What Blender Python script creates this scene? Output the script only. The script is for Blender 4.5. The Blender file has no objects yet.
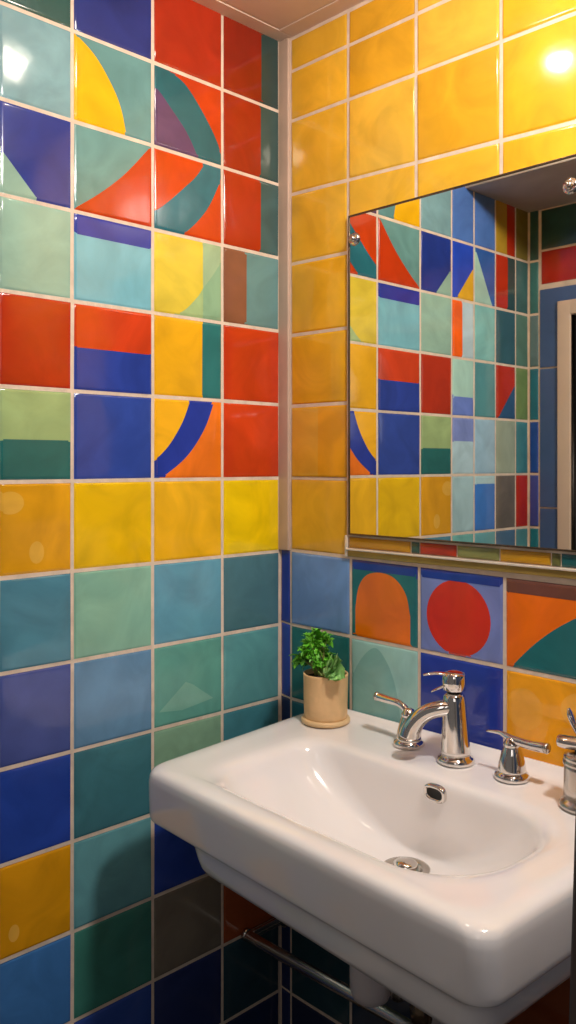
import bpy, bmesh, math, random
from mathutils import Vector, Matrix, noise as mnoise
random.seed(7)
T = .15            # one tile height in metres
H = 1.33           # eye level
sc = bpy.context.scene
COL = sc.collection
def W(x, y, z): return Vector((x*T, y*T, z*T+H))     # tile units from the wall corner at eye level -> metres

# ------------------------------------------------------------------ materials
def s2l(c): return c/12.92 if c <= .04045 else ((c+.055)/1.055)**2.4
def hexc(h):
    h = h.lstrip('#'); return tuple(s2l(int(h[i:i+2], 16)/255) for i in (0, 2, 4))
def mat(name, col='#808080', rough=.5, metal=0., **kw):
    m = bpy.data.materials.new(name); m.use_nodes = True
    nt = m.node_tree; b = nt.nodes['Principled BSDF']
    b.inputs['Base Color'].default_value = (*hexc(col), 1)
    b.inputs['Roughness'].default_value = rough; b.inputs['Metallic'].default_value = metal
    for k, v in kw.items(): b.inputs[k.replace('_', ' ')].default_value = v
    return m, nt, b
def nd(nt, t, **kw):
    n = nt.nodes.new(t)
    for k, v in kw.items():
        if k in n.inputs: n.inputs[k].default_value = v
        else: setattr(n, k, v)
    return n
def mottle(nt, b, scale, lo, hi, src=None, detail=4, dist=.6, bump=0., bscale=None):
    tc = nd(nt, 'ShaderNodeTexCoord')
    nz = nd(nt, 'ShaderNodeTexNoise', Scale=scale, Detail=detail, Distortion=dist)
    nt.links.new(tc.outputs['Object'], nz.inputs['Vector'])
    mr = nd(nt, 'ShaderNodeMapRange'); mr.inputs[1].default_value = .3; mr.inputs[2].default_value = .7
    mr.inputs[3].default_value = lo; mr.inputs[4].default_value = hi
    nt.links.new(nz.outputs['Fac'], mr.inputs[0])
    mx = nd(nt, 'ShaderNodeMix', data_type='RGBA', blend_type='MULTIPLY'); mx.inputs['Factor'].default_value = 1
    if src: nt.links.new(src, mx.inputs['A'])
    else: mx.inputs['A'].default_value = b.inputs['Base Color'].default_value
    nt.links.new(mr.outputs[0], mx.inputs['B'])
    nt.links.new(mx.outputs['Result'], b.inputs['Base Color'])
    if bump:
        n2 = nd(nt, 'ShaderNodeTexNoise', Scale=bscale or scale, Detail=3)
        nt.links.new(tc.outputs['Object'], n2.inputs['Vector'])
        bp = nd(nt, 'ShaderNodeBump', Strength=bump, Distance=.004)
        nt.links.new(n2.outputs['Fac'], bp.inputs['Height']); nt.links.new(bp.outputs['Normal'], b.inputs['Normal'])
    return mx
M = {}
m, nt, b = mat('glazed_tile', rough=.13); at = nd(nt, 'ShaderNodeAttribute', attribute_name='Col')
mottle(nt, b, 9, .84, 1.13, src=at.outputs['Color'], detail=7, dist=1.4, bump=.12, bscale=15)
b.inputs['Coat Weight'].default_value = .25; b.inputs['Coat Roughness'].default_value = .04; M['tile'] = m
m, nt, b = mat('grout', '#DFCAB6', .85); mottle(nt, b, 30, .85, 1.08, bump=.2, bscale=150); M['grout'] = m
m, nt, b = mat('corner_bead', '#C3A793', .55); mottle(nt, b, 14, .92, 1.05, bump=.08, bscale=60); M['bead'] = m
m, nt, b = mat('ceiling_board', '#EBD5C6', .6); mottle(nt, b, 6, .93, 1.05, bump=.05, bscale=40); M['ceil'] = m
m, nt, b = mat('bulkhead_paint', '#B5AAA2', .7); mottle(nt, b, 8, .9, 1.06, bump=.05); M['bulk'] = m
m, nt, b = mat('floor_stone', '#3A332E', .35); mottle(nt, b, 7, .7, 1.2, bump=.1); M['floor'] = m
m, nt, b = mat('blue_wall_paint', '#4A6596', .5); mottle(nt, b, 6, .85, 1.08, bump=.05); M['bluepaint'] = m
m, nt, b = mat('cream_casing_paint', '#D8C0AC', .45); mottle(nt, b, 10, .94, 1.04); M['casing'] = m
m, nt, b = mat('dark_post_paint', '#3A2C26', .45); mottle(nt, b, 12, .8, 1.15); M['post'] = m
m, nt, b = mat('white_porcelain', '#F1ECEA', .12); mottle(nt, b, 5, .97, 1.02, bump=.02, bscale=7)
b.inputs['Coat Weight'].default_value = .5; b.inputs['Coat Roughness'].default_value = .05; M['porc'] = m
m, nt, b = mat('chrome', '#E2DDD8', .07, 1.); mottle(nt, b, 30, .92, 1.0); M['chrome'] = m
m, nt, b = mat('brushed_nickel', '#CFC7BE', .24, 1.); mottle(nt, b, 40, .88, 1.0); M['nickel'] = m
m, nt, b = mat('dark_metal', '#2A2624', .3, 1.); mottle(nt, b, 20, .8, 1.0); M['darkmetal'] = m
m, nt, b = mat('black_hole', '#0B0908', .6); mottle(nt, b, 20, .8, 1.0); M['hole'] = m
m, nt, b = mat('aged_brass', '#A98C48', .3, .4); mottle(nt, b, 20, .8, 1.1, bump=.08); M['brass'] = m
m, nt, b = mat('ledge_metal', '#F2E4D2', .2, .25); mottle(nt, b, 20, .9, 1.0); M['ledge'] = m
m, nt, b = mat('mirror_silver', '#E4E6E2', .012, 1.); mottle(nt, b, 3, .97, 1.0); M['mirror'] = m
m, nt, b = mat('mirror_edge', '#6B5A46', .25, .8); mottle(nt, b, 15, .8, 1.1); M['medge'] = m
m, nt, b = mat('tan_clay', '#E2B884', .6); mottle(nt, b, 28, .86, 1.1, bump=.15, bscale=80); M['clay'] = m
m, nt, b = mat('clay_rim', '#E3BE8C', .55); mottle(nt, b, 28, .9, 1.08, bump=.1, bscale=80); M['clayrim'] = m
m, nt, b = mat('soil', '#2A1D12', .95); mottle(nt, b, 60, .6, 1.3, bump=.8, bscale=150); M['soil'] = m
def leafm(name, c, lo, hi):
    m, nt, b = mat(name, c, .42); mottle(nt, b, 45, lo, hi, detail=3)
    b.inputs['Subsurface Weight'].default_value = 0; M[name] = m
leafm('curly_leaf_green', '#68BC30', .45, 1.45); leafm('broad_leaf_green', '#96C878', .75, 1.25); leafm('stem_green', '#8A9A4A', .8, 1.1)
m, nt, b = mat('white_plastic', '#DCD2D0', .4); mottle(nt, b, 10, .93, 1.03); M['plastic'] = m
m, nt, b = mat('lamp_glass', '#FFF0D8', .4); b.inputs['Emission Color'].default_value = (1, .88, .72, 1)
b.inputs['Emission Strength'].default_value = 95; mottle(nt, b, 5, .97, 1.0); M['lamp'] = m

# ------------------------------------------------------------------ object helpers
def link(o, parent=None):
    COL.objects.link(o)
    if parent: o.parent = parent
    return o
def mesh_obj(name, bm, m, parent=None, smooth=True, subd=0, base=None, recalc=True):
    if recalc: bmesh.ops.recalc_face_normals(bm, faces=bm.faces)
    me = bpy.data.meshes.new(name)
    if base is not None:
        bmesh.ops.translate(bm, verts=bm.verts, vec=-Vector(base))
    bm.to_mesh(me); bm.free()
    for x in (m if isinstance(m, (list, tuple)) else [m]): me.materials.append(x)
    if smooth:
        for p in me.polygons: p.use_smooth = True
    o = bpy.data.objects.new(name, me)
    if base is not None: o.location = base
    link(o)
    if parent:
        o.parent = parent
        o.location = o.location - parent.location
    if subd:
        md = o.modifiers.new('sub', 'SUBSURF'); md.levels = subd; md.render_levels = subd
    return o
def empty(name, loc, label, cat, group=None):
    o = bpy.data.objects.new(name, None); o.location = loc; o.empty_display_size = .05
    link(o); o['label'] = label; o['category'] = cat
    if group: o['group'] = group
    return o
def tag(o, label, cat, group=None):
    o['label'] = label; o['category'] = cat
    if group: o['group'] = group
def struct(o, label, cat):
    o['kind'] = 'structure'; o['label'] = label; o['category'] = cat; return o
def sub_obj(name, bm, m, part, **kw):
    o = mesh_obj(name, bm, m, **kw); o.parent = part; o.location = (0, 0, 0); return o
def ring_loft(bm, rings, cap0=False, cap1=False):
    vs = [[bm.verts.new(p) for p in r] for r in rings]
    n = len(vs[0])
    for a, b_ in zip(vs, vs[1:]):
        for i in range(n):
            bm.faces.new((a[i], a[(i+1) % n], b_[(i+1) % n], b_[i]))
    if cap0: bm.faces.new(vs[0][::-1])
    if cap1: bm.faces.new(vs[-1])
    return vs
def lathe(bm, c, prof, n=40, axis=(0, 0, 1), cap=True):
    """profile = [(radius, height)] in tile units, around point c (metres)"""
    ax = Vector(axis).normalized(); e1 = ax.orthogonal().normalized(); e2 = ax.cross(e1)
    rings = []
    for r, h in prof:
        rings.append([c + ax*h*T + (e1*math.cos(t)+e2*math.sin(t))*r*T for t in [2*math.pi*i/n for i in range(n)]])
    ring_loft(bm, rings, cap, cap)
def catmull(P, k=8):
    P = [Vector(p) for p in P]; Q = [P[0]*2-P[1]]+P+[P[-1]*2-P[-2]]; out = []
    for i in range(1, len(Q)-2):
        for j in range(k):
            t = j/k; a, b_, c, d = Q[i-1], Q[i], Q[i+1], Q[i+2]
            out.append(.5*((2*b_)+(c-a)*t+(2*a-5*b_+4*c-d)*t*t+(3*b_-a-3*c+d)*t*t*t))
    out.append(P[-1]); return out
def tube(bm, pts, rads, n=20, k=8, flat=1., up=Vector((0, 0, 1))):
    """smooth tube through tile-unit points with radii; flat<1 squashes along 'up' side"""
    C_ = catmull([Vector((*p,)) for p in pts], k); R_ = catmull([Vector((r, 0, 0)) for r in rads], k)
    rings = []
    for i, c in enumerate(C_):
        t = (C_[min(i+1, len(C_)-1)]-C_[max(i-1, 0)]).normalized()
        s = t.cross(up)
        if s.length < .05: s = t.cross(Vector((0, 1, 0)))
        s.normalize(); u = s.cross(t); r = R_[i].x
        rings.append([W(*(c+(s*math.cos(a)+u*math.sin(a)*flat)*r)) for a in [2*math.pi*j/n for j in range(n)]])
    ring_loft(bm, rings, True, True)
def box(bm, a, b_, bevel=0.):
    """box between tile-unit corners a and b_"""
    A, B = W(*a), W(*b_)
    r = bmesh.ops.create_cube(bm, size=1)
    for v in r['verts']: v.co = Vector([(A[i]+B[i])/2+v.co[i]*(B[i]-A[i]) for i in range(3)])
    if bevel:
        es = list({e for v in r['verts'] for e in v.link_edges})
        bmesh.ops.bevel(bm, geom=es, offset=bevel*T, segments=3, affect='EDGES', profile=.6)

# ------------------------------------------------------------------ tiled walls
def clip_rect(poly, lo, hi):
    def cut(P, f, g):
        out = []
        for i in range(len(P)):
            a, b_ = P[i-1], P[i]; fa, fb = f(a), f(b_)
            if (fa >= 0) != (fb >= 0):
                t = fa/(fa-fb); out.append((a[0]+(b_[0]-a[0])*t, a[1]+(b_[1]-a[1])*t))
            if fb >= 0: out.append(b_)
        return out
    for f in (lambda p: p[0]-lo, lambda p: hi-p[0], lambda p: p[1]-lo, lambda p: hi-p[1]):
        poly = cut(poly, f, None)
        if len(poly) < 3: return []
    return poly
def inpoly(p, P):
    c = False
    for i in range(len(P)):
        (x1, y1), (x2, y2) = P[i-1], P[i]
        if (y1 > p[1]) != (y2 > p[1]) and p[0] < (x2-x1)*(p[1]-y1)/(y2-y1)+x1: c = not c
    return c
class Wall:
    """tiles on a plane; O + U*u + (up)*z, N points into the room. all tile units"""
    def __init__(s, fn, N):
        s.fn = fn; s.N = Vector(N); s.bm = bmesh.new(); s.cl = s.bm.loops.layers.float_color.new('Col')
    def paint(s, f, c):
        for l in f.loops: l[s.cl] = (*c, 1)
    def orient(s, f):
        f.normal_update()
        if f.normal.dot(s.N) < 0: f.normal_flip()
    def tile(s, quad, base, pats=(), g=.021, h=.026, tilt=None):
        """quad: (u,z) TL,TR,BR,BL ; pats: [(hex, polygon in unit coords, v down)]"""
        TL, TR, BR, BL = quad
        wid = math.hypot(TR[0]-TL[0], TR[1]-TL[1]); hei = abs(TL[1]-BL[1])
        if wid < .02 or hei < .02: return
        jt = random.uniform(.94, 1.06)
        def jc(hx):
            c = hexc(hx); y_ = .3*c[0]+.6*c[1]+.1*c[2]
            if c[0] < max(c[1], c[2]): c = (c[0]*.88+y_*.12, c[1]*.88+y_*.12, (c[2]*.88+y_*.12)*1.13)
            return tuple(min(1, max(0, v*jt)) for v in c)
        cb = jc(base); pc = [(jc(c), p) for c, p in pats]
        tx, ty = tilt or (random.uniform(-.006, .006), random.uniform(-.006, .006))
        def P(u, v, n):
            a = (TL[0]+(TR[0]-TL[0])*u, TL[1]+(TR[1]-TL[1])*u); b_ = (BL[0]+(BR[0]-BL[0])*u, BL[1]+(BR[1]-BL[1])*u)
            q = (a[0]+(b_[0]-a[0])*v, a[1]+(b_[1]-a[1])*v)
            n = n + (tx*(u-.5)+ty*(v-.5) if n > 0 else 0)
            return W(*(Vector(s.fn(*q))+s.N*n))
        K = 14 if pats else 6
        def loop(ins, n):
            iu, iv = min(ins/wid, .45), min(ins/hei, .45); uv = []; r = min(.02, ins)
            for (a, b_) in (((0, 0), (1, 0)), ((1, 0), (1, 1)), ((1, 1), (0, 1)), ((0, 1), (0, 0))):
                for i in range(K):
                    t = i/K
                    if i == 0: t = 0
                    u, v = a[0]+(b_[0]-a[0])*t, a[1]+(b_[1]-a[1])*t
                    uv.append((iu+u*(1-2*iu), iv+v*(1-2*iv)))
            return uv, [s.bm.verts.new(P(u, v, n)) for u, v in uv]
        prof = [(g, 0), (g, h*.55), (g+.008, h*.82), (g+.02, h*.96), (g+.034, h)]
        L = [loop(*q) for q in prof]; n = 4*K
        for (ua, va), (ub, vb) in zip(L, L[1:]):
            for i in range(n):
                j = (i+1) % n
                f = s.bm.faces.new((va[i], va[j], vb[j], vb[i])); s.orient(f); f.smooth = True
                c = cb; m_ = ((ub[i][0]+ub[j][0])/2, (ub[i][1]+ub[j][1])/2)
                for cc, pp in pc:
                    if inpoly(m_, pp): c = cc
                s.paint(f, c)
        f = s.bm.faces.new(L[-1][1]); s.orient(f); s.paint(f, cb); f.smooth = True
        iu = (g+.034)/wid; iv = (g+.034)/hei
        for q, (cc, pp) in enumerate(pc):
            pl = clip_rect([((x-iu)/(1-2*iu), (y-iv)/(1-2*iv)) for x, y in pp], 0., 1.)
            if not pl: continue
            pl = [(iu+x*(1-2*iu), iv+y*(1-2*iv)) for x, y in pl]
            try:
                vs = [s.bm.verts.new(P(u, v, h+.0012*(q+1))) for u, v in pl]
                f = s.bm.faces.new(vs); s.orient(f); s.paint(f, cc); f.smooth = True
            except ValueError: pass
    def flat(s, quad, n, mi):
        vs = [s.bm.verts.new(W(*(Vector(s.fn(*q))+s.N*n))) for q in quad]
        f = s.bm.faces.new(vs); s.orient(f); f.material_index = mi; s.paint(f, (1, 1, 1)); return f
    def build(s, name, mats):
        return mesh_obj(name, s.bm, mats, smooth=False, recalc=False)
def R(u0, v0, u1, v1): return [(u0, v0), (u1, v0), (u1, v1), (u0, v1)]
def ell(cu, cv, ru, rv, a0=0, a1=360, n=40):
    return [(cu+ru*math.cos(math.radians(a0+(a1-a0)*i/n)), cv+rv*math.sin(math.radians(a0+(a1-a0)*i/n))) for i in range(n+1)]
def sm(P, k=6):
    return [(p.x, p.y) for p in catmull([Vector((x, y, 0)) for x, y in P], k)]

# ---- left wall
LW = Wall(lambda u, z: (0, u, z), (1, 0, 0))
ly = [-.045, -1.061, -2.145, -3.229, -4.10, -4.77, -5.45, -6.13, -6.58]
def lz(r): return 5.80 if r == 0 else -4.81*-1 - (r-1)*1.0           # top line of row r
LP = {}
def L(r, c, base, *pats): LP[(r, c)] = (base, pats)
L(0,1,'#8E2412',('#2A4640',R(.66,0,1,1))); L(0,2,'#A62C14'); L(0,3,'#22347C'); L(0,4,'#2B5A50')
L(1,1,'#9E2812',('#33544C',R(.65,0,1,1)))
L(1,2,'#C23C14',('#146468',sm([(-.02,0),(.25,.045),(.465,.14),(.72,.42),(.92,.72),(1.02,1.02)])+[(0,1.02)]),
      ('#604063',sm([(-.02,.24),(.12,.36),(.23,.47),(.46,.71),(.65,1.02)])+[(-.02,1.02)]))
L(1,3,'#5A8F87',('#E9B012',sm([(-.02,0),(.24,.17),(.437,.41),(.575,.67),(.66,1.02)])+[(-.02,1.02)]))
L(1,4,'#7AA9A8')
L(2,1,'#B03014',('#3B625C',R(.65,0,1,1)))
L(2,2,'#CC4212',('#1C7078',sm([(-.02,.82),(.2,.63),(.42,.41),(.6,.22),(.76,-.02)])+sm([(1.02,-.02),(1.0,.06),(.95,.22),(.79,.55),(.6,.8),(.37,1.02)])+[(-.02,1.02)]))
L(2,3,'#63988C',('#C43C14',sm([(-.02,1),(.317,.735),(.635,.43),(.97,.02),(1.02,-.02)])+[(1.02,1.02)]))
L(2,4,'#21398C',('#8DB69A',[(-.02,.48),(.57,1.02),(-.02,1.02)]))
L(3,1,'#87563F',('#5F8F86',R(.4,0,1.02,1.02)))
L(3,2,'#E6CC45',('#A5C58A',R(.7,-.02,1.02,1.02)),('#A9C777',sm([(.2,1.02),(.42,.92),(.62,.72),(.7,.6)])+[(.7,1.02)]),('#90BC86',sm([(.7,.6),(.82,.45),(.95,.26),(1.02,.1)])+[(1.02,1.02),(.7,1.02)]))
L(3,3,'#70B7BC',('#23389A',R(-.02,-.02,1.02,.25))); L(3,4,'#95C0A2')
L(4,1,'#C43A16'); L(4,2,'#F2B317',('#1F7A70',R(.69,-.02,1.02,1.02)))
L(4,3,'#CC4018',('#24409A',R(-.02,.51,1.02,1.02))); L(4,4,'#B83214')
L(5,1,'#CC3E18')
L(5,2,'#F0791C',('#F4B41C',[(-.02,-.02)]+sm([(.53,-.02),(.4,.3),(.2,.6),(-.02,.8)])),
      ('#20389A',sm([(-.02,.8),(.2,.6),(.4,.3),(.53,-.02)])+sm([(.88,-.02),(.72,.37),(.45,.73),(.05,1.02)])+[(-.02,1.02)]))
L(5,3,'#2B4AA0'); L(5,4,'#9AB76C',('#156B62',R(-.02,.55,1.02,1.02)))
L(6,1,'#F0CB0C'); L(6,2,'#EBB31C'); L(6,3,'#EFC00C'); L(6,4,'#E2A21A',('#E8B242',ell(.5,.76,.1,.12)),('#E8B242',ell(.15,.22,.18,.12)))
L(7,1,'#4A7D80'); L(7,2,'#5BA2B0'); L(7,3,'#86C29E'); L(7,4,'#4A8E9C')
L(8,1,'#57A29C'); L(8,2,'#58A38C',('#70B094',[(.08,.8),(.45,.5),(.55,.55),(.85,.78),(.4,.84)])); L(8,3,'#6395B2'); L(8,4,'#4A5A9C')  # lighter polygon on the green tile is a reflection painted into its colour
L(9,1,'#387F84'); L(9,2,'#7CA880'); L(9,3,'#38797E'); L(9,4,'#2048A8')
L(10,1,'#2C5A60'); L(10,2,'#2446A0'); L(10,3,'#5CA09E'); L(10,4,'#DE9A14',('#E9B048',ell(.2,.75,.07,.09)))
L(11,1,'#A4512A'); L(11,2,'#7C7264'); L(11,3,'#34806A'); L(11,4,'#3678B2')
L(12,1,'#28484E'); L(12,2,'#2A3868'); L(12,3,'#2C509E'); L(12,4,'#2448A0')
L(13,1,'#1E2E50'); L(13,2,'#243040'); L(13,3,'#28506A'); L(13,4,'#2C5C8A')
# nearer the doorway: seen only in the mirror
L(0,5,'#A23A1E'); L(0,6,'#7A5A34'); L(0,7,'#7A4A2A'); L(0,8,'#6A5A30')
L(1,5,'#4A78BC'); L(1,6,'#4A78BC'); L(1,7,'#B83018',('#B08C2C',R(.46,-.02,1.02,1.02))); L(1,8,'#8A7C38')
L(2,5,'#1F4CC4',('#EDB62C',[(.86,1.02),(-.02,.35),(-.02,1.02)])); L(2,6,'#2C60A8',('#A4D0B4',[(1.02,-.02),(.15,1.02),(1.02,1.02)]))
L(2,7,'#28504C',('#B83018',R(.42,-.02,1.02,1.02))); L(2,8,'#3B6E6A')
L(3,5,'#BCD8D6',('#F8640F',R(.55,-.02,1.02,1.02))); L(3,6,'#7CC4B6'); L(3,7,'#2E646C'); L(3,8,'#4E7E6A')
L(4,5,'#A8D8BE',('#6884CC',R(-.02,.66,1.02,1.02))); L(4,6,'#4E9A98'); L(4,7,'#BC301A',('#2C5C80',[(-.02,.3),(.95,1.02),(-.02,1.02)])); L(4,8,'#76964A')
L(5,5,'#B2D6D6',('#7E92CC',R(-.02,-.02,1.02,.42))); L(5,6,'#98C2CE'); L(5,7,'#9EAE8E'); L(5,8,'#3C9092')
L(6,5,'#A8D0CC'); L(6,6,'#2E78C4',('#A8D0CC',R(-.02,-.02,1.02,.16))); L(6,7,'#6E665E'); L(6,8,'#BC2A16')
L(7,5,'#68B8A8'); L(7,6,'#60ACAA'); L(7,7,'#4A7088'); L(7,8,'#4A8E8E')
pal = ['#4A8E9C','#2448A0','#5CA09E','#DE9A14','#34806A','#3678B2','#7CA880']
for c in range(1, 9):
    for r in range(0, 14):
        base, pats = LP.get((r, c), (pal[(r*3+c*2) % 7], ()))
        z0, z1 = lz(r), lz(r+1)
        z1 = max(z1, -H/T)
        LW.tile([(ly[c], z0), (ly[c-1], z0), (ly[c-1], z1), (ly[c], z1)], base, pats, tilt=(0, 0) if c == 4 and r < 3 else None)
LW.flat([(-6.6, 5.9), (0, 5.9), (0, -H/T), (-6.6, -H/T)], .014, 1)
wl = struct(LW.build('wall_left', [M['tile'], M['grout']]), 'left wall of glazed tiles in many colours with geometric shapes', 'wall')

# ---- back wall
BW = Wall(lambda u, z: (u, 0, z), (0, -1, 0))
bx = [.03, .207, 1.244, 2.315, 3.46, 4.56, 5.66, 6.76, 7.86, 8.96, 10.06, 11.16, 12.0]
#          z at x=.2 , z at x=4.3
bz = [(5.62,5.62),(4.63,4.57),(3.64,3.47),(2.70,2.62),(1.735,1.70),(.78,.76),(-.188,-.2),(-1.165,-1.215),(-2.168,-2.206),(-3.17,-3.2),(-4.16,-4.2),(-5.16,-5.2),(-6.16,-6.2),(-7.16,-7.2),(-8.16,-8.2),(-8.87,-8.87)]
def bzz(r, x): a, b_ = bz[r]; return a+(b_-a)*(min(x, 6)-.2)/4.1
BP = {}
yel = ['#E7AE2A','#E9B432','#E3A826','#ECBA40','#E6AC24','#E9B23C']
for r in range(0, 7):
    for c in range(1, 13): BP[(r, c)] = (yel[(r*5+c*7+(r*c) % 3) % 6], ())
BP[(6,1)] = ('#E3AC30', ())
BP[(5,1)] = ('#E2AC38', (('#E6A524', R(.5,-.02,1.02,1.02)),))
BP[(7,1)] = ('#6A94C4', ())
BP[(7,2)] = ('#187672', (('#EE7610', [(.08,1.02)]+sm([(.08,.62),(.13,.36),(.25,.2),(.45,.145),(.66,.19),(.82,.36),(.885,.62)])+[(.885,1.02)]), ('#1E3C96', R(-.02,-.02,1.02,.14))))
BP[(7,3)] = ('#7A8CC6', (('#D6361C', ell(.477,.545,.375,.43)), ('#1E3C96', R(-.02,-.02,1.02,.13))))
BP[(7,4)] = ('#F07010', (('#12706E', sm([(.04,1.02),(.3,.72),(.54,.5),(.8,.32),(1.02,.2)])+[(1.02,1.02)]), ('#6E4438', R(-.02,-.02,1.02,.17))))
BP[(8,1)] = ('#17746C', ())
BP[(8,2)] = ('#98CCBA', (('#7DB8A9', [(-.02,1.02)]+sm([(-.02,.62),(.1,.36),(.25,.16),(.4,.08),(.55,.22),(.66,.45),(.73,.75),(.76,1.02)])),))
BP[(8,3)] = ('#2440A6', ())
BP[(8,4)] = ('#F2A41E', (('#F3AA2C', ell(.22,.4,.2,.22)), ('#F4AD34', ell(.85,.3,.25,.2)), ('#F2A92A', [(.35,.95),(.5,.6),(.62,.75),(.6,1)])))
for c, col in ((1,'#1F6A70'),(2,'#2A7A78'),(3,'#24408C'),(4,'#7A3A1C'),(5,'#8A4420')): BP[(9,c)] = (col, ())
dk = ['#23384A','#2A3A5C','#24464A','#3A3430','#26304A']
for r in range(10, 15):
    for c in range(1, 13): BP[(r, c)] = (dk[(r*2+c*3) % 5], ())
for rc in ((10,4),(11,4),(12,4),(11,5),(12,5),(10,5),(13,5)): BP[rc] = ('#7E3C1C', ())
BP[(10,2)] = ('#2A5E50', ()); BP[(11,2)] = ('#55603A', ())
mix = ['#3F8A8C','#E39A20','#2A48A0','#86C29E','#C23A1C','#5B8FB0']
STRIP_T, STRIP_B = -.915, -1.06
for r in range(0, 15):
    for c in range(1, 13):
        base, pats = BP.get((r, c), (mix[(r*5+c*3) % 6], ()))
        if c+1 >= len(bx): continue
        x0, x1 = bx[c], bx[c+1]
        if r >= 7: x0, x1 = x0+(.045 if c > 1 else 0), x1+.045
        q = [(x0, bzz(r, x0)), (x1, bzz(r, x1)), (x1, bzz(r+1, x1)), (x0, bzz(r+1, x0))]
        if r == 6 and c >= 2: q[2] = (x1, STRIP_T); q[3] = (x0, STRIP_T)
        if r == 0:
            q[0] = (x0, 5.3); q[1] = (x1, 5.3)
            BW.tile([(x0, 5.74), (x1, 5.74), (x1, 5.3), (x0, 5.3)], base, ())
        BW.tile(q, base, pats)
for r in range(7, 15):      # narrow navy column in the corner
    BW.tile([(.015, bzz(r, .2)+.02), (.207, bzz(r, .2)), (.207, bzz(r+1, .2)), (.015, bzz(r+1, .2)+.02)], '#2A44A0' if r < 9 else '#26345E', g=.012)
# slim coloured border under the mirror
x = 1.26
for w_, col in ((.98,'#C08A1C'),(.13,'#3A5A48'),(.52,'#B83A1C'),(.555,'#8A8C40'),(.61,'#C8921C'),(.11,'#6A6A38'),(.9,'#1C6460'),(.8,'#C08A1C'),(.6,'#8A8C40')):
    BW.tile([(x, STRIP_T), (x+w_, STRIP_T), (x+w_, STRIP_B), (x, STRIP_B)], col, (), g=.006, h=.03); x += w_
BW.flat([(0, 5.9), (12, 5.9), (12, -H/T), (0, -H/T)], .014, 1)
wb = struct(BW.build('wall_back', [M['tile'], M['grout']]), 'back wall with yellow tiles above and patterned tiles behind the sink', 'wall')
bm = bmesh.new(); box(bm, (.0, -.062, -1.17), (.2, 0, 5.76), .015)
struct(mesh_obj('trim_1', bm, M['bead']), 'pinkish beige corner bead between the two tiled walls', 'trim')

# ---- front wall with the doorway (seen in the mirror)
FW = Wall(lambda u, z: (u, -6.6, z), (0, 1, 0))
rows = {0:'#2A5650',1:'#2C5E58',2:'#3B8078',3:'#6A8A88',4:'#15788A',5:'#2454A8',6:'#3E58A8',7:'#148088',8:'#2C5E88'}
for r in range(0, 14):
    z0, z1 = lz(r), max(lz(r+1), -H/T)
    FW.tile([(0.03, z0), (.25, z0), (.25, z1), (.03, z1)], rows.get(r, '#3A6A70'))
for i in range(11):
    x0 = .27+i*1.07
    FW.tile([(x0, 4.75), (x0+1.07, 4.75), (x0+1.07, 3.98), (x0, 3.98)], '#245248')
    FW.tile([(x0, 3.98), (x0+1.07, 3.98), (x0+1.07, 3.33), (x0, 3.33)], '#B02A1A' if i % 2 == 0 else '#8A5A2C')
FW.flat([(0, 5.9), (.27, 5.9), (.27, -H/T), (0, -H/T)], .014, 1)
FW.flat([(.27, 5.9), (12, 5.9), (12, 3.25), (.27, 3.25)], .014, 1)
for z0, z1 in ((3.25, 2.98+.0), ):
    FW.flat([(.27, z0), (12, z0), (12, z1), (.27, z1)], .03, 2)
for z0, z1 in ((2.98, 1.8), (1.77, -.8), (-.83, -H/T)):
    FW.flat([(.27, z0), (.66, z0), (.66, z1), (.27, z1)], .03, 2)
FW.flat([(.27, 2.98), (.66, 2.98), (.66, -H/T), (.27, -H/T)], .012, 1)
struct(FW.build('wall_front', [M['tile'], M['grout'], M['bluepaint']]), 'front wall with blue paint beside the doorway, seen in the mirror', 'wall')
dr = bpy.data.objects.new('door_1', None); dr.location = W(.7, -6.6, -H/T); link(dr); struct(dr, 'doorway with cream casing seen in the mirror', 'doorway')
bm = bmesh.new(); box(bm, (.64, -6.75, -H/T), (.90, -6.52, 2.98), .02); box(bm, (.64, -6.75, 2.72), (11.6, -6.521, 2.985), .02)
mesh_obj('casing', bm, M['casing'], dr)
bm = bmesh.new(); box(bm, (.90, -6.85, -H/T), (.94, -6.56, 2.71)); mesh_obj('door_stop', bm, M['darkmetal'], dr)

# right wall, floor, ceiling
RW = bmesh.new(); box(RW, (12, -6.6, -H/T), (12.3, 0, 5.9)); struct(mesh_obj('wall_right', RW, M['bluepaint'], smooth=False), 'plain painted wall to the right, outside the photo', 'wall')
bm = bmesh.new(); box(bm, (-.3, -12, -H/T-.3), (12.3, .3, -H/T)); struct(mesh_obj('floor', bm, M['floor'], smooth=False), 'dark stone floor under the sink', 'floor')
bm = bmesh.new()
box(bm, (0, -4.5, 5.80), (12, 0, 6.0)); box(bm, (0, -4.5, 5.765), (.24, 0, 5.81), .008); box(bm, (.25, -.26, 5.765), (12, 0, 5.81), .008)
for x0 in (.26, 3.3, 6.3, 9.3):
    for y0 in (-4.5, -2.28): box(bm, (x0, y0, 5.775), (x0+2.98 if x0 > 1 else 3.28, y0+2.2 if y0 < -3 else -.27, 5.81), .006)
struct(mesh_obj('ceiling', bm, M['ceil'], smooth=False), 'beige boarded ceiling above the tiled corner', 'ceiling')
bm = bmesh.new(); box(bm, (0, -6.6, 4.75), (12, -4.5, 6.0), .01); struct(mesh_obj('trim_2', bm, M['bulk'], smooth=False), 'lowered grey ceiling bulkhead near the doorway, seen in the mirror', 'bulkhead')

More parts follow.
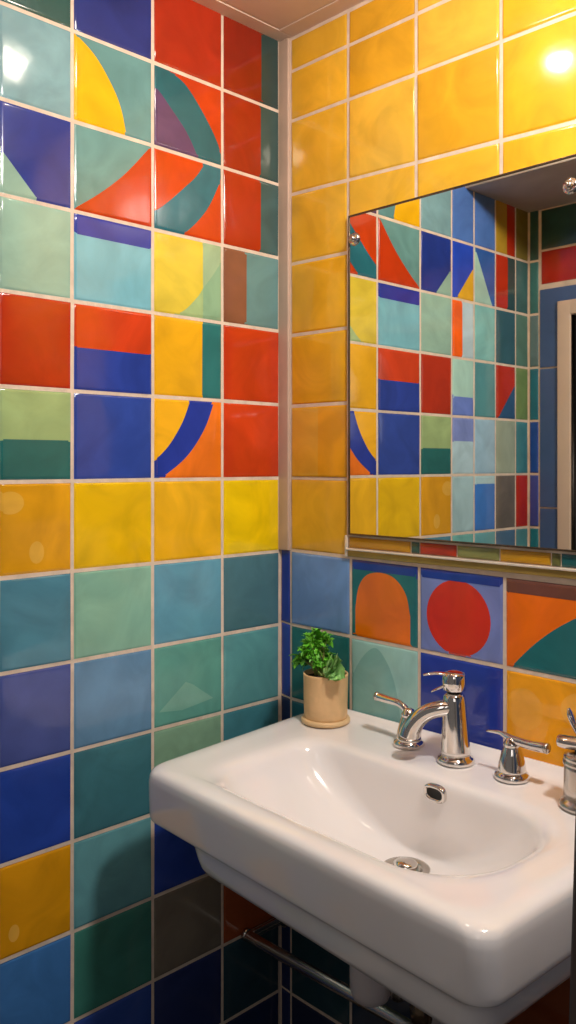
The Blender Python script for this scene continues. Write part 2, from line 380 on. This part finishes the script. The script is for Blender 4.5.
# dark slightly leaning jamb post at the right edge, in the doorway
bm = bmesh.new(); box(bm, (0, -.25, 0), (.5, .12, 14.2), .03)
po = mesh_obj('trim_3', bm, M['post'], base=W(0, 0, 0))
PB = (7.419, -6.3)
po.location = W(PB[0], PB[1], -H/T); po.rotation_euler = (0, math.radians(1.9), 0)
struct(po, 'dark brown doorway post at the right edge of the photo', 'post')

# ------------------------------------------------------------------ mirror
mi = empty('mirror', W(2.84, -.06, -.89), 'frameless rectangular wall mirror with round chrome clips above the sink', 'mirror')
bm = bmesh.new(); box(bm, (1.305, -.056, -.872), (4.405, -.03, 3.105), .003); mesh_obj('mirror_glass', bm, M['mirror'], mi, smooth=False)
bm = bmesh.new()
for a, b_ in (((1.285, -.066, -.892), (1.307, -.03, 3.127)), ((4.403, -.066, -.892), (4.425, -.03, 3.127)), ((1.307, -.066, 3.103), (4.403, -.03, 3.127)), ((1.307, -.066, -.892), (4.403, -.03, -.870))):
    box(bm, a, b_, .004)
mesh_obj('edge_frame', bm, M['medge'], mi)
for x, z in ((1.385, 2.815), (4.29, 2.815)):
    bm = bmesh.new(); lathe(bm, W(x, -.055, z), [(.078, 0), (.082, .01), (.076, .022), (.06, .028)], 32, (0, -1, 0))
    cl = mesh_obj('mirror_clip', bm, M['chrome'], mi)
    bm = bmesh.new(); lathe(bm, W(x, -.09, z), [(.045, -.02), (.05, .0), (.047, .02), (.035, .035), (.012, .04)], 6, (0, -1, 0))
    k = mesh_obj('cap_screw', bm, M['nickel']); k.parent = cl; k.location = (0, 0, 0)
    k.matrix_parent_inverse = Matrix.Translation(-mi.location)*1 if False else Matrix.Identity(4)

# narrow metal ledge under the mirror
le = empty('mirror_ledge', W(2.84, -.03, -1.17), 'narrow brass ledge with bright chrome rail below the mirror', 'ledge')
bm = bmesh.new(); box(bm, (1.25, -.075, -1.087), (4.62, -.03, -1.06), .008); mesh_obj('rail', bm, M['ledge'], le)
bm = bmesh.new(); box(bm, (1.27, -.055, -1.165), (4.62, -.03, -1.085), .008); mesh_obj('lower_band', bm, M['brass'], le)
bm = bmesh.new(); box(bm, (1.222, -.06, -1.17), (1.262, -.03, -.90), .008); mesh_obj('end_cap', bm, M['ledge'], le)

# ------------------------------------------------------------------ sink
def rq(c, rad, z, na=9, ns=12, zf=None):
    """rounded quad ring, corners BL? order: back-left, front-left, front-right, back-right"""
    out = []
    for i in range(4):
        p = Vector((*c[i], 0)); a = Vector((*c[i-1], 0)); b_ = Vector((*c[(i+1) % 4], 0)); r = rad[i]
        d0 = (a-p).normalized(); d1 = (b_-p).normalized()
        s, e = p+d0*r, p+d1*r
        for j in range(na+1):
            t = j/na; k = .5523
            q = s*(1-t)**3 + (s-d0*r*k)*3*t*(1-t)**2 + (e-d1*r*k)*3*t*t*(1-t) + e*t**3
            out.append(q)
        nx = Vector((*c[(i+1) % 4], 0)); e2 = nx + (p-nx).normalized()*rad[(i+1) % 4]
        for j in range(1, ns): out.append(e.lerp(e2, j/ns))
    return [W(q.x, q.y, z if zf is None else z+zf(q.x, q.y)) for q in out]
def sq(cx, cy, r): return [(cx-r, cy+r), (cx-r, cy-r), (cx+r, cy-r), (cx+r, cy+r)]
def shrink(c, l, f, r, b_): return [(c[0][0]+l, c[0][1]-b_), (c[1][0]+l, c[1][1]+f), (c[2][0]-r, c[2][1]+f), (c[3][0]-r, c[3][1]-b_)]
Z0 = -3.2
OUT = [(.63, -.045), (.905, -2.93), (5.33, -3.2), (5.47, -.045)]
ro = [.1, .2, .22, .1]
def back(x, y):        # upstand along the wall
    t = max(0, min(1, (y+.15)/.08)); return .14*t*t*(3-2*t)
INN = [(1.42, -.9), (1.52, -2.62), (4.80, -2.78), (4.86, -1.0)]
ri = [.38, .45, .75, .7]
DR = (3.12, -1.25)
def mixq(A, B, t): return [(a[0]+(b_[0]-a[0])*t, a[1]+(b_[1]-a[1])*t) for a, b_ in zip(A, B)]
rings = []
fl = sq(*DR, .155)
rings.append(rq(fl, [.155]*4, Z0-1.02)); rings.append(rq(fl, [.155]*4, Z0-.93))
rings.append(rq(sq(*DR, .175), [.175]*4, Z0-.905)); rings.append(rq(sq(*DR, .30), [.28]*4, Z0-.885))
B1 = [(2.2, -.93), (2.3, -2.05), (3.9, -2.1), (3.95, -.98)]
rings.append(rq(mixq(sq(*DR, .3), B1, .55), [.4]*4, Z0-.84))
rings.append(rq(B1, [.45]*4, Z0-.76))
B2 = [(1.78, -.93), (1.9, -2.42), (4.4, -2.5), (4.42, -1.02)]
rings.append(rq(B2, [.45, .5, .7, .6], Z0-.50))
B3 = [(1.53, -.93), (1.62, -2.54), (4.68, -2.68), (4.72, -1.02)]
rings.append(rq(B3, [.42, .45, .75, .7], Z0-.22))
rings.append(rq(shrink(INN, .07, .06, .08, .03), ri, Z0-.10))
rings.append(rq(INN, ri, Z0-.035)); rings.append(rq(shrink(INN, -.08, -.08, -.09, -.06), [r+.05 for r in ri], Z0-.004))
rings.append(rq(shrink(OUT, .36, .26, .3, .42), [.3, .45, .5, .3], Z0))
rings.append(rq(shrink(OUT, .26, .2, .22, .3), [.25, .36, .38, .25], Z0+.012))
rings.append(rq(shrink(OUT, .16, .13, .14, .12), [.15, .3, .32, .15], Z0+.012, zf=back))
rings.append(rq(shrink(OUT, .07, .06, .065, .03), [.1, .25, .27, .1], Z0-.002, zf=back))
rings.append(rq(shrink(OUT, .02, .018, .018, .012), [.1, .21, .23, .1], Z0-.04, zf=back))
rings.append(rq(OUT, ro, Z0-.11, zf=back))
rings.append(rq(shrink(OUT, .01, .008, .008, 0), ro, Z0-.44)); rings.append(rq(shrink(OUT, .014, .012, .012, 0), ro, Z0-.525))
rings.append(rq(shrink(OUT, .03, .025, .025, 0), ro, Z0-.55)); rings.append(rq(shrink(OUT, .10, .05, .05, 0), ro, Z0-.565))
rings.append(rq(shrink(OUT, .50, .085, .10, 0), [.15, .22, .2, .1], Z0-.60))
LOW = shrink(OUT, .62, .10, .13, 0)
rings.append(rq(LOW, [.15, .22, .24, .1], Z0-.615)); rings.append(rq(shrink(LOW, .012, .01, .01, 0), [.15, .22, .24, .1], Z0-.65)); rings.append(rq(shrink(LOW, .06, .05, .04, 0), [.15, .22, .24, .1], Z0-.88))
rings.append(rq(shrink(LOW, .11, .09, .08, 0), [.15, .25, .25, .1], Z0-.925)); rings.append(rq(shrink(LOW, .35, .3, .3, 0), [.15, .35, .4, .1], Z0-.95))
rings.append(rq(sq(2.9, -1.3, .6), [.5]*4, Z0-1.1)); rings.append(rq(sq(2.9, -1.3, .3), [.28]*4, Z0-1.16))
sk = empty('sink', W(3, -1.5, Z0-1.1), 'white porcelain wall-hung sink with rounded rectangular basin', 'sink')
from mathutils.bvhtree import BVHTree
bm = bmesh.new(); ring_loft(bm, rings, False, True); bm.normal_update(); bvh = BVHTree.FromBMesh(bm); mesh_obj('basin', bm, M['porc'], sk, subd=1)
def on(o, parent):       # parent keeping the world position of a part built in metres
    return o
bm = bmesh.new(); lathe(bm, W(*DR, Z0-.965), [(.0, 0), (.15, 0), (.155, .07), (.205, .085), (.235, .082), (.25, .07)], 48, cap=False)
dro = mesh_obj('drain', bm, M['nickel'], sk)
bm = bmesh.new(); lathe(bm, W(*DR, Z0-.93), [(.0, .0), (.05, .0), (.05, .045), (.125, .06), (.12, .09), (.085, .115), (.0, .125)], 40, cap=False)
sub_obj('stopper', bm, M['chrome'], dro)
# overflow: oval chrome ring with a dark slot on the basin's rear slope
def oval(c, e1, e2, n, a, r, off, N=48):
    out = []
    for i in range(N):
        t = 2*math.pi*i/N; x = math.copysign(abs(math.cos(t))**.7, math.cos(t))*a; y = math.copysign(abs(math.sin(t))**.7, math.sin(t))*r
        out.append(c+(e1*x+e2*y+n*off)*T)
    return out
OV, n_, _, _ = bvh.ray_cast(W(3.30, -1.6, Z0-.155), Vector((0, 1, 0)))
if n_.y > 0: n_ = -n_
e1 = Vector((1, 0, 0)); e2 = n_.cross(e1).normalized(); e1 = e2.cross(n_)
bm = bmesh.new(); ring_loft(bm, [oval(OV, e1, e2, n_, .135, .088, -.05), oval(OV, e1, e2, n_, .135, .088, .025), oval(OV, e1, e2, n_, .125, .078, .045), oval(OV, e1, e2, n_, .10, .056, .04), oval(OV, e1, e2, n_, .096, .052, .01)])
ovo = mesh_obj('overflow_ring', bm, M['chrome'], sk)
bm = bmesh.new(); vs = [bm.verts.new(p) for p in oval(OV, e1, e2, n_, .099, .055, .018)]; bm.faces.new(vs)
sub_obj('overflow_slot', bm, M['hole'], ovo, smooth=False)

# ------------------------------------------------------------------ taps
def collar(c, r): return [(r*.93, 0), (r, .012), (r, .04), (r*.93, .062), (r*.82, .075), (r*.8, .095), (r*.72, .11)]
ZD = Z0+.005
# centre spout tap
fc = (3.18, -.46)
fa = empty('faucet', W(*fc, ZD), 'chrome faucet with curved spout and lever cap at the centre of the sink', 'faucet')
bm = bmesh.new(); lathe(bm, W(*fc, ZD), collar(fc, .2), 48); mesh_obj('base_collar', bm, M['chrome'], fa)
bm = bmesh.new(); lathe(bm, W(*fc, ZD+.09), [(.162, 0), (.155, .05), (.142, .25), (.13, .45), (.123, .56), (.114, .62), (.085, .65)], 48, axis=(-.03, 0, 1)); mesh_obj('body', bm, M['chrome'], fa)
bm = bmesh.new()
tube(bm, [(3.16, -.48, ZD+.59), (3.07, -.57, ZD+.575), (2.96, -.65, ZD+.53), (2.87, -.70, ZD+.45), (2.80, -.73, ZD+.34), (2.775, -.74, ZD+.24)],
     [.095, .088, .086, .092, .105, .115], n=28, k=8)
sp = mesh_obj('spout', bm, M['chrome'], fa)
bm = bmesh.new(); lathe(bm, W(2.775, -.741, ZD+.245), [(.0, 0), (.11, 0), (.124, -.01), (.124, -.035), (.1, -.045), (.0, -.03)], 32, cap=False); sub_obj('aerator', bm, M['nickel'], sp)
bm = bmesh.new(); lathe(bm, W(fc[0]-.02, fc[1], ZD+.72), [(.078, 0), (.078, .06)], 32); mesh_obj('neck', bm, M['darkmetal'], fa)
bm = bmesh.new(); lathe(bm, W(fc[0]-.02, fc[1], ZD+.76), [(.085, 0), (.122, .015), (.128, .1), (.122, .17), (.105, .2), (.04, .215)], 40); cp = mesh_obj('lever_cap', bm, M['chrome'], fa)
bm = bmesh.new(); tube(bm, [(3.13, -.5, ZD+.93), (3.05, -.58, ZD+.95), (2.98, -.65, ZD+.945), (2.93, -.7, ZD+.93)], [.045, .036, .03, .022], n=16, k=6, flat=.5)
tube(bm, [(3.1, -.52, ZD+.82), (3.04, -.59, ZD+.785), (2.99, -.64, ZD+.75)], [.03, .022, .012], n=12, k=5, flat=.6)
sub_obj('lever', bm, M['chrome'], cp)
# handles
bell = [(.145, .08), (.142, .1), (.132, .17), (.112, .25), (.09, .315), (.08, .335), (.086, .345), (.086, .36), (.072, .375), (.058, .41), (.025, .43)]
def handle(c, label, d, droop, ln, hot):
    t = empty('tap_handle', W(*c, ZD), label, 'tap', 'chrome lever handles on the sink')
    bm = bmesh.new(); lathe(bm, W(*c, ZD), collar(c, .178), 48); mesh_obj('base_collar', bm, M['chrome'], t)
    bm = bmesh.new(); lathe(bm, W(*c, ZD), bell, 48); mesh_obj('bell', bm, M['chrome'], t)
    dx, dy = d; z = ZD+.40
    bm = bmesh.new()
    if hot:
        tube(bm, [(c[0], c[1], z-.06), (c[0]+dx*.06, c[1]+dy*.06, z+.01), (c[0]+dx*.16, c[1]+dy*.16, z+.05), (c[0]+dx*.3, c[1]+dy*.3, z+.055+droop*.4), (c[0]+dx*ln, c[1]+dy*ln, z+.06+droop), (c[0]+dx*(ln+.02), c[1]+dy*(ln+.02), z+.06+droop)], [.042, .04, .042, .046, .05, .04], n=18, k=7)
    else:
        tube(bm, [(c[0]-dx*.3, c[1]-dy*.3, z+.02), (c[0]-dx*.14, c[1]-dy*.14, z+.035), (c[0], c[1], z), (c[0]+dx*.2, c[1]+dy*.2, z-.01), (c[0]+dx*ln, c[1]+dy*ln, z+droop), (c[0]+dx*(ln+.02), c[1]+dy*(ln+.02), z+droop)], [.012, .024, .045, .048, .052, .042], n=18, k=7)
    lv = mesh_obj('lever', bm, M['chrome'], t)
    bm = bmesh.new(); e = (c[0]+dx*(ln+.01), c[1]+dy*(ln+.01), (z+.06+droop if hot else z+droop))
    lathe(bm, W(*e), [(.0, -.015), (.05, -.015), (.055, .02), (.042, .035), (0, .038)], 24, axis=(dx, dy, 0), cap=False); sub_obj('lever_tip', bm, M['nickel'], lv)
handle((2.49, -.38), 'chrome tap with bell base and lever pointing left, nearest the potted plant', (-.98, .06), .0, .48, True)
handle((3.862, -.46), 'chrome tap with bell base and long lever pointing right, right of the faucet', (1., -.02), .0, .37, False)
# taller tap at the right edge
tc_ = (4.73, -.63)
tt = empty('pillar_tap', W(*tc_, ZD), 'brushed metal pillar tap cut off by the right edge of the photo', 'tap')
def tl(P): return [(x+tc_[0]-4.68, y+tc_[1]+.64, z-.105) for x, y, z in P]
bm = bmesh.new(); lathe(bm, W(*tc_, ZD), [(.215, 0), (.23, .012), (.23, .035), (.21, .06), (.19, .075), (.18, .1)], 48); mesh_obj('base_collar', bm, M['nickel'], tt)
bm = bmesh.new(); lathe(bm, W(*tc_, ZD), [(.19, .09), (.188, .2), (.186, .36), (.184, .40), (.165, .42)], 48); mesh_obj('body', bm, M['nickel'], tt)
bm = bmesh.new(); lathe(bm, W(*tc_, ZD), [(.17, .395), (.195, .40), (.195, .43), (.18, .44), (.188, .45), (.186, .48), (.16, .50), (.10, .51)], 48); mesh_obj('top_ring', bm, M['nickel'], tt)
bm = bmesh.new(); lathe(bm, W(*tc_, ZD), [(.09, .5), (.09, .58)], 32); mesh_obj('neck', bm, M['darkmetal'], tt)
bm = bmesh.new(); tube(bm, tl([(4.85, -.6, ZD+.69), (4.7, -.63, ZD+.69), (4.55, -.68, ZD+.69), (4.46, -.7, ZD+.695), (4.44, -.705, ZD+.695)]), [.08, .09, .09, .08, .05], n=20, k=7, flat=.7); mesh_obj('cross_lever', bm, M['chrome'], tt)
bm = bmesh.new(); tube(bm, tl([(4.62, -.62, ZD+.74), (4.58, -.62, ZD+.83), (4.53, -.62, ZD+.93), (4.51, -.62, ZD+.99)]), [.03, .05, .05, .02], n=14, k=6, flat=.5)
tube(bm, tl([(4.70, -.64, ZD+.72), (4.72, -.64, ZD+.85), (4.72, -.64, ZD+1.0)]), [.06, .085, .05], n=14, k=6); mesh_obj('upright_lever', bm, M['chrome'], tt)

# ------------------------------------------------------------------ potted plant
pc = (1.215, -.40); PZ = Z0+.012
pl = empty('potted_plant', W(*pc, PZ), 'small tan clay pot with curly green plant on the back left corner of the sink', 'potted plant')
bm = bmesh.new(); lathe(bm, W(*pc, PZ), [(.0, .055), (.262, .055), (.268, .08), (.272, .3), (.277, .57), (.279, .595), (.274, .605), (.262, .605), (.256, .59), (.252, .52), (.25, .5), (.0, .5)], 56, cap=False)
for v in bm.verts:
    v.co += Vector([mnoise.noise(v.co*40+Vector((q*7, 0, 0)))*.0006 for q in range(3)])
mesh_obj('pot', bm, M['clay'], pl)
bm = bmesh.new(); lathe(bm, W(*pc, PZ), [(.0, 0), (.285, 0), (.302, .012), (.304, .04), (.295, .058), (.27, .062), (.0, .06)], 56, cap=False); mesh_obj('pot_base', bm, M['clayrim'], pl)
bm = bmesh.new(); lathe(bm, W(*pc, PZ), [(.0, .565), (.1, .575), (.2, .56), (.255, .545)], 40, cap=False)
mesh_obj('soil', bm, M['soil'], pl)
def leaf(bm, p, d, up, ln, wd, curl, ruffle, nseg=6, lob=0.):
    d = d.normalized(); s = d.cross(up)
    if s.length < .1: s = d.cross(Vector((1, 0, 0)))
    s.normalize(); u = s.cross(d); prev = None; ph = random.random()*6
    for i in range(nseg+1):
        t = i/nseg; w = wd*math.sin(math.pi*min(1, t*.88+.10))**.8*(1+lob*math.sin(t*19+ph))
        c = p+d*ln*t+u*(-curl*ln*t*t)
        row = []
        for j in range(5):
            q = (j-2)/2; z = .22*wd*abs(q)+ruffle*wd*math.sin(t*14+q*4+ph)*abs(q)
            row.append(bm.verts.new(W(*(c+s*w*q+u*z))))
        if prev:
            for j in range(4): bm.faces.new((prev[j], prev[j+1], row[j+1], row[j]))
        prev = row
def rnd(a, b_): return random.uniform(a, b_)
bm = bmesh.new(); st = bmesh.new()
cc = Vector((pc[0]-.15, pc[1]-.04, PZ+.84))
for i in range(34):
    a = rnd(0, 6.28); el0 = rnd(-.7, 1.5); rr = rnd(.55, 1)
    o_ = Vector((math.cos(a)*math.cos(el0)*.235*rr, math.sin(a)*math.cos(el0)*.21*rr, math.sin(el0)*.245*rr))
    tip = cc+o_
    root = Vector((pc[0]+rnd(-.12, .06), pc[1]+rnd(-.1, .1), PZ+.55))
    mid = (root+tip)/2+Vector((rnd(-.03, .03), rnd(-.03, .03), rnd(0, .04)))
    tube(st, [root, mid, tip], [.011, .009, .006], n=6, k=4)
    for k in range(10):
        d = o_.normalized()*.55+Vector((rnd(-1, 1), rnd(-1, 1), rnd(-.8, 1)))
        leaf(bm, tip+Vector((rnd(-.04, .04), rnd(-.04, .04), rnd(-.04, .04))), d, Vector((rnd(-.6, .6), rnd(-.6, .6), 1)), rnd(.05, .10), rnd(.02, .036), rnd(.2, 1.), rnd(.25, .6), 6, .3)
mesh_obj('foliage', bm, M['curly_leaf_green'], pl)
bm = bmesh.new()
for i in range(11):
    a = rnd(-1.2, .9); tip = Vector((pc[0]+.2+rnd(-.06, .1), pc[1]-.08+rnd(-.08, .08), PZ+.64+rnd(0, .13)))
    root = Vector((pc[0]+.1+rnd(-.05, .05), pc[1]+rnd(-.06, .06), PZ+.55))
    tube(st, [root, (root+tip)/2+Vector((0, 0, .03)), tip], [.012, .01, .008], n=6, k=4)
    d = Vector((math.cos(a)*.7, -.5+math.sin(a)*.4, rnd(-.1, .6)))
    leaf(bm, tip, d, Vector((rnd(-.3, .3), -.9, .6)), rnd(.16, .23), rnd(.085, .12), rnd(-.1, .5), .05, 8, .05)
mesh_obj('broad_leaf', bm, M['broad_leaf_green'], pl); mesh_obj('stem', st, M['stem_green'], pl)

# ------------------------------------------------------------------ below the sink
tr = empty('towel_rail', W(.1, -.7, -6.16), 'chrome towel rail on the back wall under the sink', 'towel rail')
bm = bmesh.new(); tube(bm, [(.085, -.70, -6.16), (.5, -.7, -6.16), (2.5, -.7, -6.13), (5.0, -.7, -6.1)], [.072, .072, .072, .072], n=20, k=6); mesh_obj('rod', bm, M['nickel'], tr)
for x, z in ((.13, -6.155), (4.9, -6.1)):
    bm = bmesh.new(); tube(bm, [(x, -.70, z), (x, -.4, z), (x, -.05, z)], [.055, .055, .055], n=16, k=4); 
    lathe(bm, W(x, -.06, z), [(.11, 0), (.11, .03), (.08, .05)], 32, (0, -1, 0)); mesh_obj('bracket', bm, M['nickel'], tr)
    bm = bmesh.new(); lathe(bm, W(x-.06 if x < 1 else x+.06, -.70, z), [(.03, -.02), (.08, -.01), (.08, .03), (.065, .05)], 24, (1, 0, 0)); mesh_obj('end_cap', bm, M['nickel'], tr)
tp = empty('drain_trap', W(2.72, -1.25, -5.6), 'white plastic drain trap hanging below the sink', 'drain trap')
bm = bmesh.new(); lathe(bm, W(2.66, -1.25, -5.62), [(.0, -.03), (.12, -.02), (.19, .03), (.215, .1), (.22, .2), (.22, .55), (.2, .6), (.08, .62), (.08, 1.35)], 40, cap=False); mesh_obj('trap_cup', bm, M['plastic'], tp)
bm = bmesh.new(); tube(bm, [(2.7, -1.1, -5.2), (2.78, -.6, -5.25), (2.78, -.34, -5.5), (2.78, -.32, -6.4), (2.78, -.32, -8.85)], [.09, .09, .15, .2, .2], n=24, k=6); mesh_obj('waste_pipe', bm, M['plastic'], tp)
vv = empty('shutoff_valve', W(3.1, -.9, -5.6), 'small metal shut-off valve beside the white drain trap', 'valve')
bm = bmesh.new(); lathe(bm, W(2.98, -1.2, -5.52), [(.03, 0), (.07, .02), (.09, .12), (.10, .3), (.06, .32), (.05, .8)], 8); mesh_obj('valve_body', bm, M['nickel'], vv)
bm = bmesh.new(); tube(bm, [(2.98, -1.2, -5.3), (3.1, -.7, -5.3), (3.15, -.02, -5.3)], [.05, .05, .05], n=14, k=5); mesh_obj('supply_pipe', bm, M['nickel'], vv)
v2 = empty('shutoff_valve', W(3.4, -.9, -5.6), 'brown copper shut-off valve at the right of the metal one', 'valve')
bm = bmesh.new(); lathe(bm, W(3.28, -1.2, -5.6), [(.04, 0), (.11, .02), (.12, .16), (.08, .2), (.05, .4), (.05, .9)], 12)
mesh_obj('valve_body', bm, M['medge'], v2)
bm = bmesh.new(); tube(bm, [(3.28, -1.2, -5.3), (3.4, -.7, -5.3), (3.45, -.02, -5.3)], [.05, .05, .05], n=14, k=5); mesh_obj('supply_pipe', bm, M['medge'], v2)

# ------------------------------------------------------------------ lights
cl = empty('ceiling_lamp', W(2.75, -2.75, 5.76), 'small round glowing ceiling lamp above the sink, reflected in the glossy tiles', 'ceiling lamp')
bm = bmesh.new(); lathe(bm, W(2.75, -2.75, 5.60), [(.42, .16), (.42, .06), (.36, .02)], 40); mesh_obj('lamp_base', bm, M['casing'], cl)
bm = bmesh.new(); lathe(bm, W(2.75, -2.75, 5.40), [(.0, 0), (.12, .02), (.2, .09), (.22, .18), (.2, .24)], 32, cap=False); mesh_obj('lamp_globe', bm, M['lamp'], cl)
def light(name, typ, loc, energy, col, **kw):
    d = bpy.data.lights.new(name, typ); d.energy = energy; d.color = col
    for k, v in kw.items(): setattr(d, k, v)
    o = bpy.data.objects.new(name, d); o.location = W(*loc); link(o); return o
s = light('downlight', 'AREA', (7.2, -2.7, 5.6), 11.5, (1, .955, .90), shape='DISK', size=.14)
s.rotation_euler = (Vector((.8, -2.0, -3.0))-Vector((7.2, -2.7, 5.6))).to_track_quat('-Z', 'Y').to_euler()
h = light('fill_light', 'AREA', (10, -10, 3.6), 2.6, (1, .95, .92), shape='RECTANGLE', size=.6, size_y=.9)  # unseen fill lamp added outside the doorway to brighten the room
h.rotation_euler = (Vector((2.0, 0, -.5))-Vector((10, -10, 3.6))).to_track_quat('-Z', 'Y').to_euler()
wd = bpy.data.worlds.new('room_glow'); sc.world = wd; wd.use_nodes = True
wd.node_tree.nodes['Background'].inputs[0].default_value = (1, .90, .84, 1); wd.node_tree.nodes['Background'].inputs[1].default_value = .11

# ------------------------------------------------------------------ camera
a = math.radians(45.65); Zc = 11.9; Xc = (281-288)/868*Zc
fw = Vector((-math.sin(a), math.cos(a), 0)); rt = Vector((math.cos(a), math.sin(a), 0))
cpos = -(fw*Zc+rt*Xc)
cd = bpy.data.cameras.new('camera'); cam = bpy.data.objects.new('camera', cd); link(cam)
cam.location = W(*cpos); cam.rotation_euler = (math.pi/2, 0, a)
cd.sensor_fit = 'VERTICAL'; cd.sensor_height = 24; cd.lens = 868/1024*24; cd.shift_y = -48/1024; cd.clip_start = .01
sc.camera = cam
sc.view_settings.view_transform = 'Standard'; sc.view_settings.look = 'None'; sc.view_settings.exposure = .3
sc.cycles.max_bounces = 10; sc.cycles.use_denoising = True; sc.cycles.sample_clamp_indirect = 4
